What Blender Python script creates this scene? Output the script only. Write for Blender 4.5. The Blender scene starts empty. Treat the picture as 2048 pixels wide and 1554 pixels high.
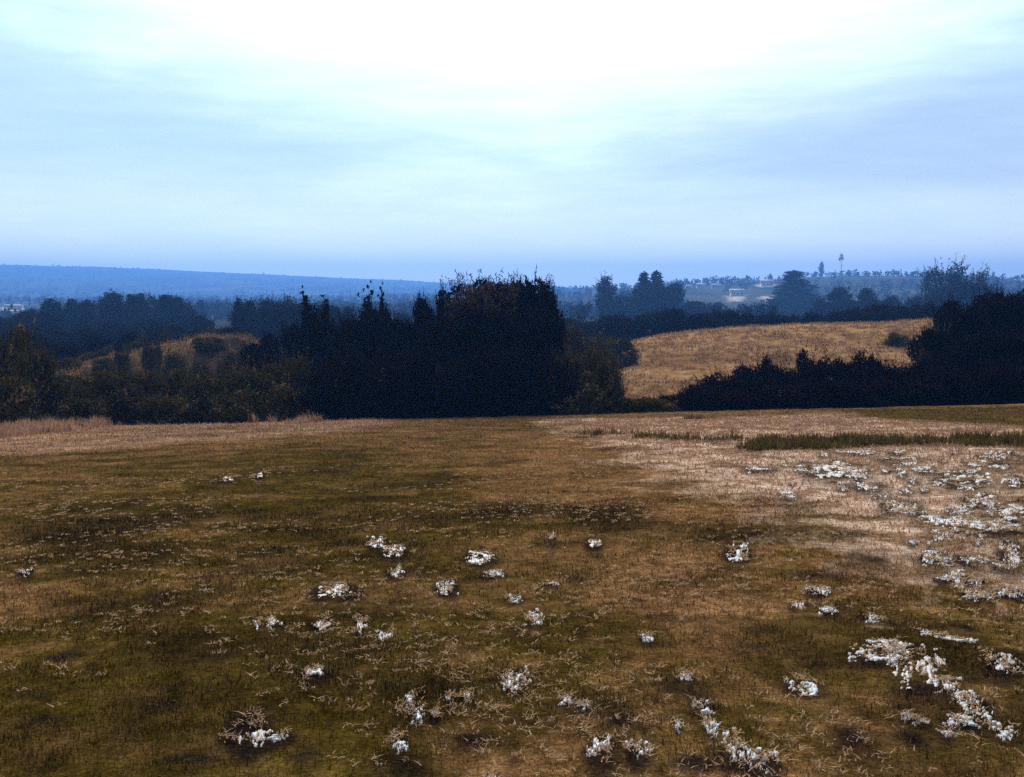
import bpy, math
import numpy as np
from math import radians as R

# ---------------------------------------------------------------- camera, sky, sun, exposure
scene = bpy.context.scene
C = scene.collection
EYE, PITCH, F = 1.7, R(4.6), 2200.0
cam_d = bpy.data.cameras.new('camera')
cam_d.sensor_width = 36.0
cam_d.lens = 36.0 * F / 2048.0
cam_d.clip_start, cam_d.clip_end = 0.1, 15000.0
cam = bpy.data.objects.new('camera', cam_d)
C.objects.link(cam)
cam.location = (0, 0, EYE)
cam.rotation_euler = (math.pi / 2 - PITCH, 0, 0)
scene.camera = cam

SUN_EL, SUN_AZ = R(34), R(-9)          # azimuth clockwise from straight ahead (+Y)
world = bpy.data.worlds.new('World')
scene.world = world
world.use_nodes = True
wn, wl = world.node_tree.nodes, world.node_tree.links
wn.clear()
w_out = wn.new('ShaderNodeOutputWorld')
w_bg = wn.new('ShaderNodeBackground')
w_bg.inputs['Strength'].default_value = 0.10
sky = wn.new('ShaderNodeTexSky')
sky.sky_type = 'NISHITA'
sky.sun_disc = False
sky.sun_elevation = SUN_EL
sky.sun_rotation = SUN_AZ
sky.air_density, sky.dust_density, sky.ozone_density = 1.0, 0.6, 2.0


def wm(op, a, b=None, c=None, clamp=False):
    n = wn.new('ShaderNodeMath')
    n.operation = op
    n.use_clamp = clamp
    for i, v in enumerate((a, b, c)):
        if v is None:
            continue
        if isinstance(v, (int, float)):
            n.inputs[i].default_value = v
        else:
            wl.new(v, n.inputs[i])
    return n.outputs[0]


def wrange(v, a, b, c=0.0, d=1.0, kind='SMOOTHSTEP'):
    n = wn.new('ShaderNodeMapRange')
    n.interpolation_type = kind
    wl.new(v, n.inputs['Value'])
    for k, val in zip(('From Min', 'From Max', 'To Min', 'To Max'), (a, b, c, d)):
        n.inputs[k].default_value = val
    return n.outputs['Result']


tc = wn.new('ShaderNodeTexCoord')
sep = wn.new('ShaderNodeSeparateXYZ')
wl.new(tc.outputs['Generated'], sep.inputs[0])
DX, DY, DZ = sep.outputs
az = wm('MULTIPLY', wm('ARCTAN2', DX, DY), 57.2958)       # degrees from straight ahead
el = wm('MULTIPLY', wm('ARCSINE', DZ), 57.2958)
comb = wn.new('ShaderNodeCombineXYZ')
wl.new(wm('MULTIPLY', az, 0.055), comb.inputs[0])
wl.new(wm('MULTIPLY', el, 0.20), comb.inputs[1])
cn = wn.new('ShaderNodeTexNoise')
cn.inputs['Scale'].default_value = 1.0
cn.inputs['Detail'].default_value = 6.0
cn.inputs['Roughness'].default_value = 0.55
wl.new(comb.outputs[0], cn.inputs['Vector'])
noise_c = wm('SUBTRACT', cn.outputs['Fac'], 0.5)
comb2 = wn.new('ShaderNodeCombineXYZ')                 # finer flat streaks
wl.new(wm('MULTIPLY', az, 0.13), comb2.inputs[0])
wl.new(wm('MULTIPLY', el, 0.95), comb2.inputs[1])
cf = wn.new('ShaderNodeTexNoise')
cf.inputs['Scale'].default_value = 1.0
cf.inputs['Detail'].default_value = 9.0
cf.inputs['Roughness'].default_value = 0.62
wl.new(comb2.outputs[0], cf.inputs['Vector'])
fine = wm('SUBTRACT', cf.outputs['Fac'], 0.5)
# a bright sheet of thin cloud below the sun, streaks of cloud lower down
bound = wm('ADD', wm('MULTIPLY', wm('POWER', wm('ADD', az, -1.5), 2.0), 0.0122), 10.2)
edge = wm('ADD', wm('SUBTRACT', el, bound), wm('ADD', wm('MULTIPLY', noise_c, 5.0), wm('MULTIPLY', fine, 2.6)))
sheet = wrange(edge, -6.5, 5.0)
streak = wm('MULTIPLY', wrange(cn.outputs['Fac'], 0.50, 0.72), wrange(el, 1.0, 5.0))
grey = wm('MULTIPLY', wrange(az, 2.0, 9.0), wm('MULTIPLY', wrange(el, 3.0, 6.5), wrange(el, 13.5, 9.5)))
streak = wm('MULTIPLY', streak, wm('SUBTRACT', 1.0, wm('MULTIPLY', grey, 0.7)))


def wmix(fac, a, b, kind='MIX'):
    n = wn.new('ShaderNodeMix')
    n.data_type = 'RGBA'
    n.blend_type = kind
    n.clamp_result = False
    if isinstance(fac, (int, float)):
        n.inputs[0].default_value = fac
    else:
        wl.new(fac, n.inputs[0])
    for i, v in ((6, a), (7, b)):
        if isinstance(v, tuple):
            n.inputs[i].default_value = (*v, 1)
        else:
            wl.new(v, n.inputs[i])
    return n.outputs[2]


low = wmix(wrange(el, 2.0, 8.0), (16.2, 16.6, 13.0), (7.2, 9.7, 10.8))       # pale towards the horizon
veil = wmix(0.85, sky.outputs[0], low)
c1 = wmix(wm('MULTIPLY', streak, 0.6), veil, (11.0, 14.0, 15.0))
c1 = wmix(wm('MULTIPLY', grey, wrange(cn.outputs['Fac'], 0.62, 0.36, 0.12, 0.55)), c1, (6.0, 7.0, 9.0))      # a greyer bank of cloud at right
wisp = wm('ADD', wm('POWER', wm('DIVIDE', wm('ADD', az, 3.4), 4.2), 2.0), wm('POWER', wm('DIVIDE', wm('SUBTRACT', wm('ADD', el, wm('MULTIPLY', noise_c, 9.0)), 5.6), 1.0), 2.0))
c1 = wmix(wm('MULTIPLY', wrange(wisp, 3.5, 0.0), wrange(cn.outputs['Fac'], 0.35, 0.65, 0.2, 0.6)), c1, (15.0, 16.5, 15.5))
c2 = wmix(sheet, c1, (16.0, 18.0, 18.0))
# the overcast thins out away from the sun: behind the camera the sky is plain blue
back = wrange(az, 60.0, 120.0)
back = wm('MAXIMUM', back, wrange(wm('MULTIPLY', az, -1.0), 60.0, 120.0))
c2 = wmix(1.0, c2, wrange(cf.outputs['Fac'], 0.25, 0.75, 0.92, 1.07, 'LINEAR'), 'MULTIPLY')
c3 = wmix(back, c2, sky.outputs[0])
wl.new(c3, w_bg.inputs['Color'])
wl.new(w_bg.outputs[0], w_out.inputs[0])

sun_d = bpy.data.lights.new('sun', 'SUN')
sun_d.energy = 4.0
sun_d.angle = R(0.6)
sun_d.color = (1.0, 0.93, 0.84)
sun = bpy.data.objects.new('sun', sun_d)
C.objects.link(sun)
sun.rotation_euler = (math.pi / 2 - SUN_EL, 0, math.pi - SUN_AZ)   # shines from ahead towards the camera

vs = scene.view_settings
vs.view_transform = 'Standard'
vs.look = 'None'
vs.exposure = 0.0
vs.gamma = 1.0
vs.use_curve_mapping = False
cy = scene.cycles
cy.max_bounces = 6
cy.diffuse_bounces = 3
cy.transmission_bounces = 3
cy.volume_bounces = 0
cy.use_denoising = False

rng = np.random.default_rng(11)


# ---------------------------------------------------------------- noise and pixel helpers
def _hash(ix, iy, seed):
    h = (ix.astype(np.int64) * 374761393 + iy.astype(np.int64) * 668265263 + seed * 1442695041) & 0xFFFFFFFF
    h = ((h ^ (h >> 13)) * 1274126177) & 0xFFFFFFFF
    return ((h ^ (h >> 16)) & 0xFFFF) / 65535.0


def vnoise(x, y, seed=0):
    ix, iy = np.floor(x), np.floor(y)
    fx, fy = x - ix, y - iy
    fx, fy = fx * fx * (3 - 2 * fx), fy * fy * (3 - 2 * fy)
    a, b = _hash(ix, iy, seed), _hash(ix + 1, iy, seed)
    c, d = _hash(ix, iy + 1, seed), _hash(ix + 1, iy + 1, seed)
    return (a + (b - a) * fx) * (1 - fy) + (c + (d - c) * fx) * fy


def fbm(x, y, seed=0, octs=4, rough=0.5):
    t, amp, tot = 0.0, 1.0, 0.0
    for k in range(octs):
        t = t + amp * vnoise(x * 2 ** k + 17.3 * k, y * 2 ** k - 9.1 * k, seed + k)
        tot += amp
        amp *= rough
    return t / tot - 0.5


def sstep(a, b, v):
    t = np.clip((v - a) / (b - a), 0, 1)
    return t * t * (3 - 2 * t)


def slope_of(py):            # height gained per metre of depth along the sight line through picture row py
    b = (777.0 - np.asarray(py, float)) / F
    return (-math.sin(PITCH) + b * math.cos(PITCH)) / (math.cos(PITCH) + b * math.sin(PITCH))


def u_of(px, py=650.0):
    b = (777.0 - np.asarray(py, float)) / F
    return (np.asarray(px, float) - 1024.0) / F / (math.cos(PITCH) + b * math.sin(PITCH))


def z_at(py, d):
    return EYE + slope_of(py) * d


CREST = np.array([(700, 830), (1000, 800), (1150, 735), (1230, 692), (1300, 676), (1400, 662), (1500, 654),
                  (1810, 645), (1900, 642), (2100, 640)], float)
RIDGE1 = np.array([(-600, 606), (600, 604), (900, 596), (1150, 584), (1350, 570), (1500, 563), (1600, 556), (1700, 553),
                   (1850, 553), (2048, 562), (2600, 566)], float)
RIDGE2 = np.array([(-600, 520), (0, 531), (300, 540), (600, 553), (750, 560), (900, 568), (1100, 577), (1350, 586),
                   (2048, 592), (2600, 592)], float)
U_CREST, U_R1, U_R2 = u_of(CREST[:, 0]), u_of(RIDGE1[:, 0]), u_of(RIDGE2[:, 0])
Z_CREST, Z_R1, Z_R2 = z_at(CREST[:, 1], 150.0), z_at(RIDGE1[:, 1], 1900.0), z_at(RIDGE2[:, 1], 5600.0)
EDGE = 58.0


def H(x, y, micro=True):
    x, y = np.asarray(x, float), np.asarray(y, float)
    u = x / np.maximum(y, 25.0)
    yy = np.clip(y, -60, 120)
    field = -0.0762 * yy + 0.0226 * np.clip(x, -40, 40)
    right = sstep(-0.02, 0.10, u)
    valley = -10.5 + 3.6 * right * sstep(260, 120, y)
    s = sstep(EDGE - 1.0, 92.0, y)
    z = field * (1 - s) + valley * s
    zc = np.interp(u, U_CREST, Z_CREST)
    up = sstep(80, 150, y) * (1 - sstep(152, 215, y))
    z = z + (zc - z) * up * sstep(-0.05, 0.06, u)
    z = z + 6.1 * np.exp(-((x + 34) / 9.5) ** 2 - ((y - 112) / 15) ** 2)
    z = z + 4.6 * np.exp(-((x + 26) / 6.5) ** 2 - ((y - 110) / 14) ** 2)
    z = z + 3.9 * np.exp(-((x + 46) / 9) ** 2 - ((y - 108) / 14) ** 2)
    r1, r2 = np.interp(u, U_R1, Z_R1), np.interp(u, U_R2, Z_R2)
    z = z + (r1 - z) * sstep(800, 1900, y)
    z = np.where(y > 1900, r1 + (r2 - r1) * sstep(2050, 5600, y), z)
    z = z + fbm(x / 420, y / 1500, 15, 4) * 16 * sstep(3200, 5200, y)
    z = z * (1 - 0.6 * sstep(5750, 6400, y))
    z = z + fbm(x / 70, y / 70, 5, 3) * 2.2 * sstep(180, 500, y)
    z = z + fbm(x / 8, y / 8, 3, 3) * (0.16 + 0.5 * sstep(60, 110, y))
    z = z + fbm(x / 3.2, y / 3.2, 8, 3) * 1.7 * np.exp(-((x + 34) / 22) ** 2 - ((y - 110) / 26) ** 2)
    if micro:
        near = 1 - sstep(70, 120, y)
        z = z + (fbm(x / 1.1, y / 1.1, 21, 3) * 0.07 + fbm(x / 0.3, y / 0.3, 31, 2) * 0.035) * near
    return z


def ground_at(px, py):
    a, b = (px - 1024.0) / F, (777.0 - py) / F
    dy, dz = math.cos(PITCH) + b * math.sin(PITCH), -math.sin(PITCH) + b * math.cos(PITCH)
    t = np.geomspace(2.5, 6000, 7600)
    below = np.nonzero(EYE + t * dz < H(t * a, t * dy, False))[0]
    t = t[below[0]] if len(below) else 6000.0
    return t * a, t * dy


# ---------------------------------------------------------------- mesh helpers
def mesh_of(name, verts, faces, mat, cols=None, smooth=False):
    verts = np.ascontiguousarray(verts, np.float32)
    faces = np.ascontiguousarray(faces, np.int32)
    k = faces.shape[1]
    me = bpy.data.meshes.new(name)
    me.vertices.add(len(verts))
    me.vertices.foreach_set('co', verts.ravel())
    me.loops.add(faces.size)
    me.loops.foreach_set('vertex_index', faces.ravel())
    me.polygons.add(len(faces))
    me.polygons.foreach_set('loop_start', np.arange(0, faces.size, k, dtype=np.int32))
    me.polygons.foreach_set('loop_total', np.full(len(faces), k, np.int32))
    if smooth:
        me.polygons.foreach_set('use_smooth', np.ones(len(faces), bool))
    if cols is not None:
        at = me.color_attributes.new('tint', 'FLOAT_COLOR', 'POINT')
        c = np.ones((len(verts), 4), np.float32)
        c[:, :3] = cols
        at.data.foreach_set('color', c.ravel())
    me.update(calc_edges=True)
    me.materials.append(mat)
    return me


def link(name, me, parent=None, loc=None):
    o = bpy.data.objects.new(name, me)
    C.objects.link(o)
    if parent is not None:
        o.parent = parent
    if loc is not None:
        o.location = loc
    return o


def tag(o, label=None, cat=None, group=None, kind=None):
    for k, v in (('label', label), ('category', cat), ('group', group), ('kind', kind)):
        if v:
            o[k] = v
    return o


def tubes(paths, sides=6):
    V, Q, n = [], [], 0
    for pts, rad in paths:
        pts = np.asarray(pts, float)
        for i, p in enumerate(pts):
            d = pts[min(i + 1, len(pts) - 1)] - pts[max(i - 1, 0)]
            d /= np.linalg.norm(d) + 1e-9
            a = np.cross(d, (0.3, 0.95, 0.1))
            a /= np.linalg.norm(a) + 1e-9
            b = np.cross(d, a)
            for k in range(sides):
                t = 2 * math.pi * k / sides
                V.append(p + rad[i] * (math.cos(t) * a + math.sin(t) * b))
        for i in range(len(pts) - 1):
            for k in range(sides):
                q = n + i * sides
                Q.append((q + k, q + (k + 1) % sides, q + sides + (k + 1) % sides, q + sides + k))
        n += len(pts) * sides
    return np.array(V), np.array(Q)


def quads(P, length, width, g, up=0.0):
    """leaf or twig quads of half-size length x width around the points P, randomly turned"""
    n = len(P)
    a = g.normal(size=(n, 3))
    a[:, 2] = a[:, 2] + up * np.sign(g.random(n) + 1.0)
    a /= np.linalg.norm(a, axis=1)[:, None]
    b = np.cross(a, g.normal(size=(n, 3)))
    b /= np.linalg.norm(b, axis=1)[:, None] + 1e-9
    a, b = a * np.asarray(length).reshape(-1, 1), b * np.asarray(width).reshape(-1, 1)
    V = np.stack((P - a, P - 0.15 * a + b, P + a, P - 0.15 * a - b), 1).reshape(-1, 3)
    return V, np.arange(4 * n).reshape(n, 4)


# ---------------------------------------------------------------- materials
def new_mat(name):
    m = bpy.data.materials.new(name)
    m.use_nodes = True
    m.node_tree.nodes.clear()
    return m, m.node_tree.nodes, m.node_tree.links


def tint_mat(name, rough=0.9, trans=0.0, spec=0.1, noise=None, bump=0.0):
    m, N, L = new_mat(name)
    out = N.new('ShaderNodeOutputMaterial')
    p = N.new('ShaderNodeBsdfPrincipled')
    p.inputs['Roughness'].default_value = rough
    p.inputs['Specular IOR Level'].default_value = spec
    a = N.new('ShaderNodeAttribute')
    a.attribute_name = 'tint'
    col = a.outputs['Color']
    if noise:
        t = N.new('ShaderNodeTexCoord')
        for sc, lo, hi, det in noise:
            n = N.new('ShaderNodeTexNoise')
            n.inputs['Scale'].default_value = sc
            n.inputs['Detail'].default_value = det
            n.inputs['Roughness'].default_value = 0.65
            L.new(t.outputs['Object'], n.inputs['Vector'])
            mr = N.new('ShaderNodeMapRange')
            for k, v in zip(('From Min', 'From Max', 'To Min', 'To Max'), (0.3, 0.7, lo, hi)):
                mr.inputs[k].default_value = v
            L.new(n.outputs['Fac'], mr.inputs['Value'])
            mx = N.new('ShaderNodeVectorMath')
            mx.operation = 'SCALE'
            L.new(col, mx.inputs[0])
            L.new(mr.outputs['Result'], mx.inputs['Scale'])
            col = mx.outputs[0]
        if bump:
            bp = N.new('ShaderNodeBump')
            bp.inputs['Strength'].default_value = 0.8
            bp.inputs['Distance'].default_value = bump
            L.new(n.outputs['Fac'], bp.inputs['Height'])
            L.new(bp.outputs[0], p.inputs['Normal'])
    L.new(col, p.inputs['Base Color'])
    sh = p.outputs[0]
    if trans:
        tr = N.new('ShaderNodeBsdfTranslucent')
        L.new(col, tr.inputs['Color'])
        ms = N.new('ShaderNodeMixShader')
        ms.inputs[0].default_value = trans
        L.new(p.outputs[0], ms.inputs[1])
        L.new(tr.outputs[0], ms.inputs[2])
        sh = ms.outputs[0]
    L.new(sh, out.inputs['Surface'])
    return m


M_ground = tint_mat('ground', 0.95, 0.0, 0.0, noise=[(1.1, 0.65, 1.35, 5), (9.0, 0.45, 1.55, 6), (34.0, 0.55, 1.45, 3)], bump=0.03)
M_grass = tint_mat('grass', 0.85, 0.30, 0.02)
M_twig = tint_mat('twigs', 0.9, 0.08, 0.0)
M_snow = tint_mat('snow', 0.55, 0.0, 0.3, noise=[(22.0, 0.85, 1.08, 5)], bump=0.012)


def bark_mat():
    m, N, L = new_mat('bark')
    out = N.new('ShaderNodeOutputMaterial')
    p = N.new('ShaderNodeBsdfPrincipled')
    p.inputs['Roughness'].default_value = 0.95
    n = N.new('ShaderNodeTexNoise')
    n.inputs['Scale'].default_value = 14.0
    n.inputs['Detail'].default_value = 5.0
    r = N.new('ShaderNodeValToRGB')
    r.color_ramp.elements[0].color = (0.018, 0.014, 0.012, 1)
    r.color_ramp.elements[1].color = (0.06, 0.045, 0.035, 1)
    L.new(n.outputs['Fac'], r.inputs[0])
    L.new(r.outputs[0], p.inputs['Base Color'])
    L.new(p.outputs[0], out.inputs['Surface'])
    return m


M_bark = bark_mat()

# ---------------------------------------------------------------- ground colours
OLIVE, DARK = np.array((0.062, 0.039, 0.007)), np.array((0.026, 0.016, 0.005))
TAN, STRAW = np.array((0.205, 0.103, 0.042)), np.array((0.43, 0.250, 0.150))
HILL, SCRUB = np.array((0.39, 0.215, 0.095)), np.array((0.05, 0.038, 0.020))
FAR, PALE = np.array((0.05, 0.05, 0.032)), np.array((0.55, 0.46, 0.38))


def poly(pts):
    return np.array([ground_at(*p) for p in pts])


def inside(x, y, P):
    r = np.zeros(x.shape, bool)
    for (x0, y0), (x1, y1) in zip(P, np.roll(P, -1, 0)):
        c = (y0 > y) != (y1 > y)
        r ^= c & (x < (x1 - x0) * (y - y0) / (y1 - y0 + 1e-12) + x0)
    return r


def soft(x, y, P, j):
    """how far a point lies inside a patch of ground: ragged, soft edge about j metres wide"""
    t = np.zeros(x.shape)
    lo, hi = P.min(0) - 2 * j, P.max(0) + 2 * j
    m = (x > lo[0]) & (x < hi[0]) & (y > lo[1]) & (y < hi[1])
    if not m.any():
        return t
    xs, ys = x[m], y[m]
    acc = np.zeros(xs.shape)
    for k in range(6):
        dx = fbm(xs / j, ys / j, 100 + k, 3, 0.7) * 3.2 * j
        dy = fbm(xs / j, ys / j, 140 + k, 3, 0.7) * 3.2 * j
        acc += inside(xs + dx, ys + dy, P)
    t[m] = acc / 6
    return t


Z_STRAW_R = poly([(1085, 840), (1300, 836), (1500, 834), (1690, 826), (1720, 838), (2060, 856), (2060, 1215), (1880, 1130), (1600, 1020), (1400, 965), (1230, 890)])
Z_GREEN_R = poly([(1690, 820), (2060, 814), (2060, 852), (1720, 834)])
Z_WEED = poly([(1490, 892), (1560, 880), (1800, 878), (2060, 878), (2060, 896), (1800, 894), (1500, 903)])
Z_STRAW_L = poly([(-60, 872), (110, 856), (250, 836), (420, 829), (620, 834), (790, 846), (600, 872), (300, 890), (-60, 915)])
Z_TAN = poly([(980, 860), (1220, 880), (1450, 1010), (1750, 1200), (1850, 1330), (1700, 1420), (1420, 1330), (1130, 1290), (1060, 1060)])
Z_TAN_L = poly([(-60, 1150), (120, 1165), (240, 1190), (180, 1235), (-60, 1250)])
Z_DARK = poly([(-80, 1260), (330, 1270), (620, 1250), (760, 1330), (900, 1420), (700, 1590), (-80, 1590)])
Z_DARK2 = poly([(250, 920), (700, 900), (1000, 960), (1050, 1080), (700, 1130), (300, 1010)])
FIELDS_FAR = [[(1515, 568), (1548, 566), (1550, 573), (1518, 574)],
              [(1460, 592), (1484, 588), (1487, 597), (1470, 604), (1458, 604)], [(1522, 594), (1545, 592), (1546, 602), (1526, 603)],
              [(6, 614), (24, 613), (44, 617), (42, 622), (18, 622), (4, 619)]]
FIELDS_FAR = [poly(p) for p in FIELDS_FAR]

# snow patches: row of the picture they lie on, size there, lumpiness, lean, label
SNOW = [
    (500, 1455, 80, 62, .9, 'large white snow remnant ringed with pale straw, near the lower left of the field'),
    (548, 1482, 66, 20, .6, 'string of small snow lumps just right of the large straw-ringed snow remnant'),
    (672, 1186, 84, 30, .9, 'flat bright white snow patch, largest in the left half of the middle field'),
    (545, 1243, 38, 26, .7, 'small broken snow patch left of the rounded snow patch'),
    (513, 1252, 20, 15, .6, 'tiny snow lump at the left end of the pair below the flat bright snow patch'),
    (648, 1246, 44, 24, 1., 'small rounded snow patch just below the flat bright white one'),
    (720, 1250, 26, 40, .6, 'upright narrow snow scrap right of the rounded snow patch'),
    (770, 1268, 34, 22, .5, 'thin snow strip mixed with straw right of the upright snow scrap'),
    (752, 1084, 34, 22, .6, 'upper left of a short chain of snow scraps in mid field'),
    (790, 1102, 40, 22, .6, 'lower right end of the short chain of snow scraps in mid field'),
    (962, 1118, 56, 20, .6, 'long low snow scrap slanting up to the right in mid field'),
    (1031, 1197, 26, 14, .6, 'small lone snow scrap between the slanting scrap and the speckled dark-edged patch'),
    (1070, 1236, 38, 22, .5, 'speckled snow patch with dark gaps, in the middle of the field'),
    (1030, 1360, 58, 34, .45, 'snow patch riddled with dark holes, low in the middle of the field'),
    (627, 1346, 42, 28, .5, 'curved snow scrap round a dark hollow, above the large straw-ringed remnant'),
    (935, 1393, 24, 18, .8, 'solid little snow lump, right one of two side by side'),
    (900, 1397, 20, 14, .7, 'pale snow lump, left one of two side by side'),
    (820, 1404, 22, 24, .6, 'uppermost bit of a snow trail trending down to the right'),
    (834, 1432, 30, 28, .5, 'middle of the snow trail trending down to the right'),
    (866, 1436, 26, 20, .6, 'lower right end of the snow trail trending down to the right'),
    (800, 1492, 38, 30, .6, 'broken snow patch near the bottom edge, below the snow trail'),
    (1130, 1405, 38, 20, .7, 'bright snow scrap right of the snow patch riddled with holes'),
    (1168, 1417, 30, 20, .6, 'fainter snow scrap joined to the bright scrap on its left'),
    (1208, 1507, 62, 50, .45, 'big snow patch full of dark gaps at the bottom of the picture'),
    (1278, 1510, 50, 34, .45, 'smaller gappy snow patch beside the big one at the bottom'),
    (1422, 1455, 34, 36, .7, 'upper end of the solid snow strip slanting down to the right'),
    (1465, 1488, 64, 56, .7, 'thick white snow mass at the lower end of the slanting strip'),
    (1405, 1420, 46, 22, .7, 'snow scrap above the slanting strip'),
    (1368, 1360, 32, 18, .7, 'snow scrap on a dark bare spot in the right middle field'),
    (1357, 1458, 18, 22, .7, 'small upright snow lump left of the slanting strip'),
    (1525, 1530, 52, 42, .6, 'white snow patch at the bottom edge right of the thick snow mass'),
    (1836, 1336, 84, 64, .55, 'biggest speckled snow patch at the right, centre of a cluster'),
    (1756, 1314, 92, 28, .7, 'long flat snow tongue at the left of the right-hand cluster'),
    (1790, 1296, 90, 26, .45, 'thin broken snow line above the long flat snow tongue'),
    (1912, 1281, 92, 20, .8, 'smooth narrow snow strip along the top of the right-hand cluster'),
    (1855, 1270, 36, 18, .8, 'compact snow scrap at the very top of the right-hand cluster'),
    (2005, 1328, 58, 42, .9, 'solid bright star-shaped snow patch at the right edge of the field'),
    (1895, 1371, 44, 30, .5, 'ring-shaped snow scrap below the biggest speckled patch'),
    (1942, 1415, 64, 46, .6, 'snow strip climbing to the right, below the ring-shaped scrap'),
    (1925, 1446, 62, 28, .6, 'flat snow patch at the foot of the climbing strip'),
    (1900, 1470, 44, 20, .8, 'wedge-shaped snow scrap below the climbing strip'),
    (1815, 1440, 24, 18, .7, 'left of two small snow scraps below the biggest speckled patch'),
    (1844, 1449, 28, 14, .6, 'right of two small snow scraps below the biggest speckled patch'),
    (2010, 1462, 48, 34, .4, 'broken snow scrap in the lower right corner of the field'),
    (1610, 1371, 66, 34, .5, 'ragged snow patch alone between two bare spots at right of centre'),
    (1600, 1216, 30, 28, .6, 'snow scrap at the left of a loose trio in the right field'),
    (1655, 1224, 34, 16, .6, 'snow scrap at the right of a loose trio in the right field'),
    (1636, 1178, 40, 16, .7, 'pale snow scrap at the top of a loose trio in the right field'),
    (1746, 1239, 32, 16, .8, 'small clean snow scrap above the long flat snow tongue'),
    (1473, 1105, 44, 26, .5, 'dark-edged snow scrap where the tan field begins'),
    (1187, 1084, 30, 20, .8, 'lone bright snow scrap in the centre of the field'),
    (519, 950, 18, 12, .9, 'tiny bright snow lump far out on the left field'),
    (450, 960, 34, 10, .5, 'faint snow streak beside the tiny bright lump far out on the left'),
    (50, 1142, 26, 16, .9, 'small bright snow lump near the left edge'),
    (984, 1551, 28, 18, .9, 'snow lump cut by the bottom edge of the picture'),
    (1300, 1275, 40, 16, .5, 'thin snow scrap right of the speckled mid-field patch'),
    (1103, 1077, 14, 16, .7, 'tiny upright snow scrap left of the lone bright scrap'),
    (985, 1152, 40, 12, .5, 'pair of thin snow flecks under the slanting scrap'),
    (895, 1180, 40, 20, .35, 'scattered snow flecks on a dark spot in mid field'),
    (1100, 1174, 32, 14, .6, 'thin pale snow fleck above the speckled mid-field patch'),
    (790, 1146, 34, 18, .4, 'curved pale fleck above the flat bright snow patch'),
]
SNOW_FAR = [
    (1672, 938, 96, 26, .75), (1608, 930, 40, 12, .7), (1782, 1008, 32, 26, .85), (1826, 1014, 34, 26, .8), (1896, 1040, 88, 26, .7),
    (1985, 1048, 96, 30, .7), (1960, 995, 52, 24, .75), (1924, 952, 84, 26, .6), (1850, 937, 40, 14, .8), (2025, 1018, 60, 18, .7),
    (1742, 975, 50, 16, .6), (1862, 1120, 34, 30, .5), (1942, 1118, 52, 18, .6), (2022, 1108, 44, 44, .6), (1930, 1160, 50, 24, .5),
    (1520, 938, 50, 10, .5), (1580, 990, 36, 12, .7), (1990, 930, 60, 14, .5), (1800, 925, 50, 12, .5), (2030, 960, 40, 20, .6),
    (1940, 1185, 36, 16, .6), (1700, 905, 50, 8, .5), (1700, 965, 40, 12, .6), 
    (1880, 1065, 40, 16, .5), (2035, 1185, 30, 18, .5),
]
_g = np.random.default_rng(3)
for _ in range(95):
    _t = _g.random()
    _py = 905 + 300 * _t ** 1.5
    _x0 = np.interp(_py, (905, 960, 1020, 1130, 1210), (1480, 1560, 1720, 1860, 1900))
    _w = 10 + 30 * _g.random() ** 2
    SNOW_FAR.append((_x0 + (2040 - _x0) * _g.random() ** 0.7, _py, _w, 5 + _w * 0.28 * _g.random() + 6 * _t, 0.5 + 0.4 * _g.random()))
SNOW_C = []                    # world centre, half width, half depth
for px, py, w, h, lump, *lab in SNOW + SNOW_FAR:
    cx_, cy_ = ground_at(px, py)
    hw = (0.40 if px < 1500 else 0.44) * w * cy_ / F
    _, y0 = ground_at(px, py + h / 2)
    _, y1 = ground_at(px, py - h / 2)
    SNOW_C.append((cx_, cy_, hw, max(0.5 * abs(y1 - y0), 0.4 * hw), lump, lab[0] if lab else None))


BARE = []                      # bare, damp, dark spots between the grass: centre and half sizes
for px, py, w, h in ((612, 1512, 70, 40), (800, 1535, 120, 46), (1060, 1422, 100, 40), (1365, 1372, 96, 60), (1150, 1160, 60, 20), (130, 1312, 60, 34), (212, 1222, 70, 30),
                     (850, 1268, 60, 24), (1520, 1292, 70, 30), (1536, 1070, 90, 16), (1880, 1300, 100, 36), (1930, 1345, 70, 40), (1460, 1885, 60, 24), (645, 1352, 60, 30),
                     (1482, 1525, 90, 44), (1385, 1530, 100, 40), (1620, 1150, 90, 20), (1740, 1122, 60, 18), (700, 1292, 160, 22), (450, 1312, 100, 30), (120, 1072, 110, 14),
                     (1240, 1450, 60, 30), (1830, 1480, 60, 30), (1640, 1330, 60, 24), (1700, 1480, 70, 34), (290, 1420, 120, 36), (90, 1450, 110, 44), (380, 1530, 110, 40),
                     (960, 1480, 90, 36), (690, 1085, 50, 14), (1930, 1250, 60, 20), (1780, 1250, 60, 18), (550, 1100, 90, 16), (330, 1190, 70, 18)):
    X_, Y_ = ground_at(px, py)
    _, Y0 = ground_at(px, py + h / 2)
    _, Y1 = ground_at(px, py - h / 2)
    BARE.append((X_, Y_, 0.5 * w * Y_ / F, 0.5 * abs(Y1 - Y0)))


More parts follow.
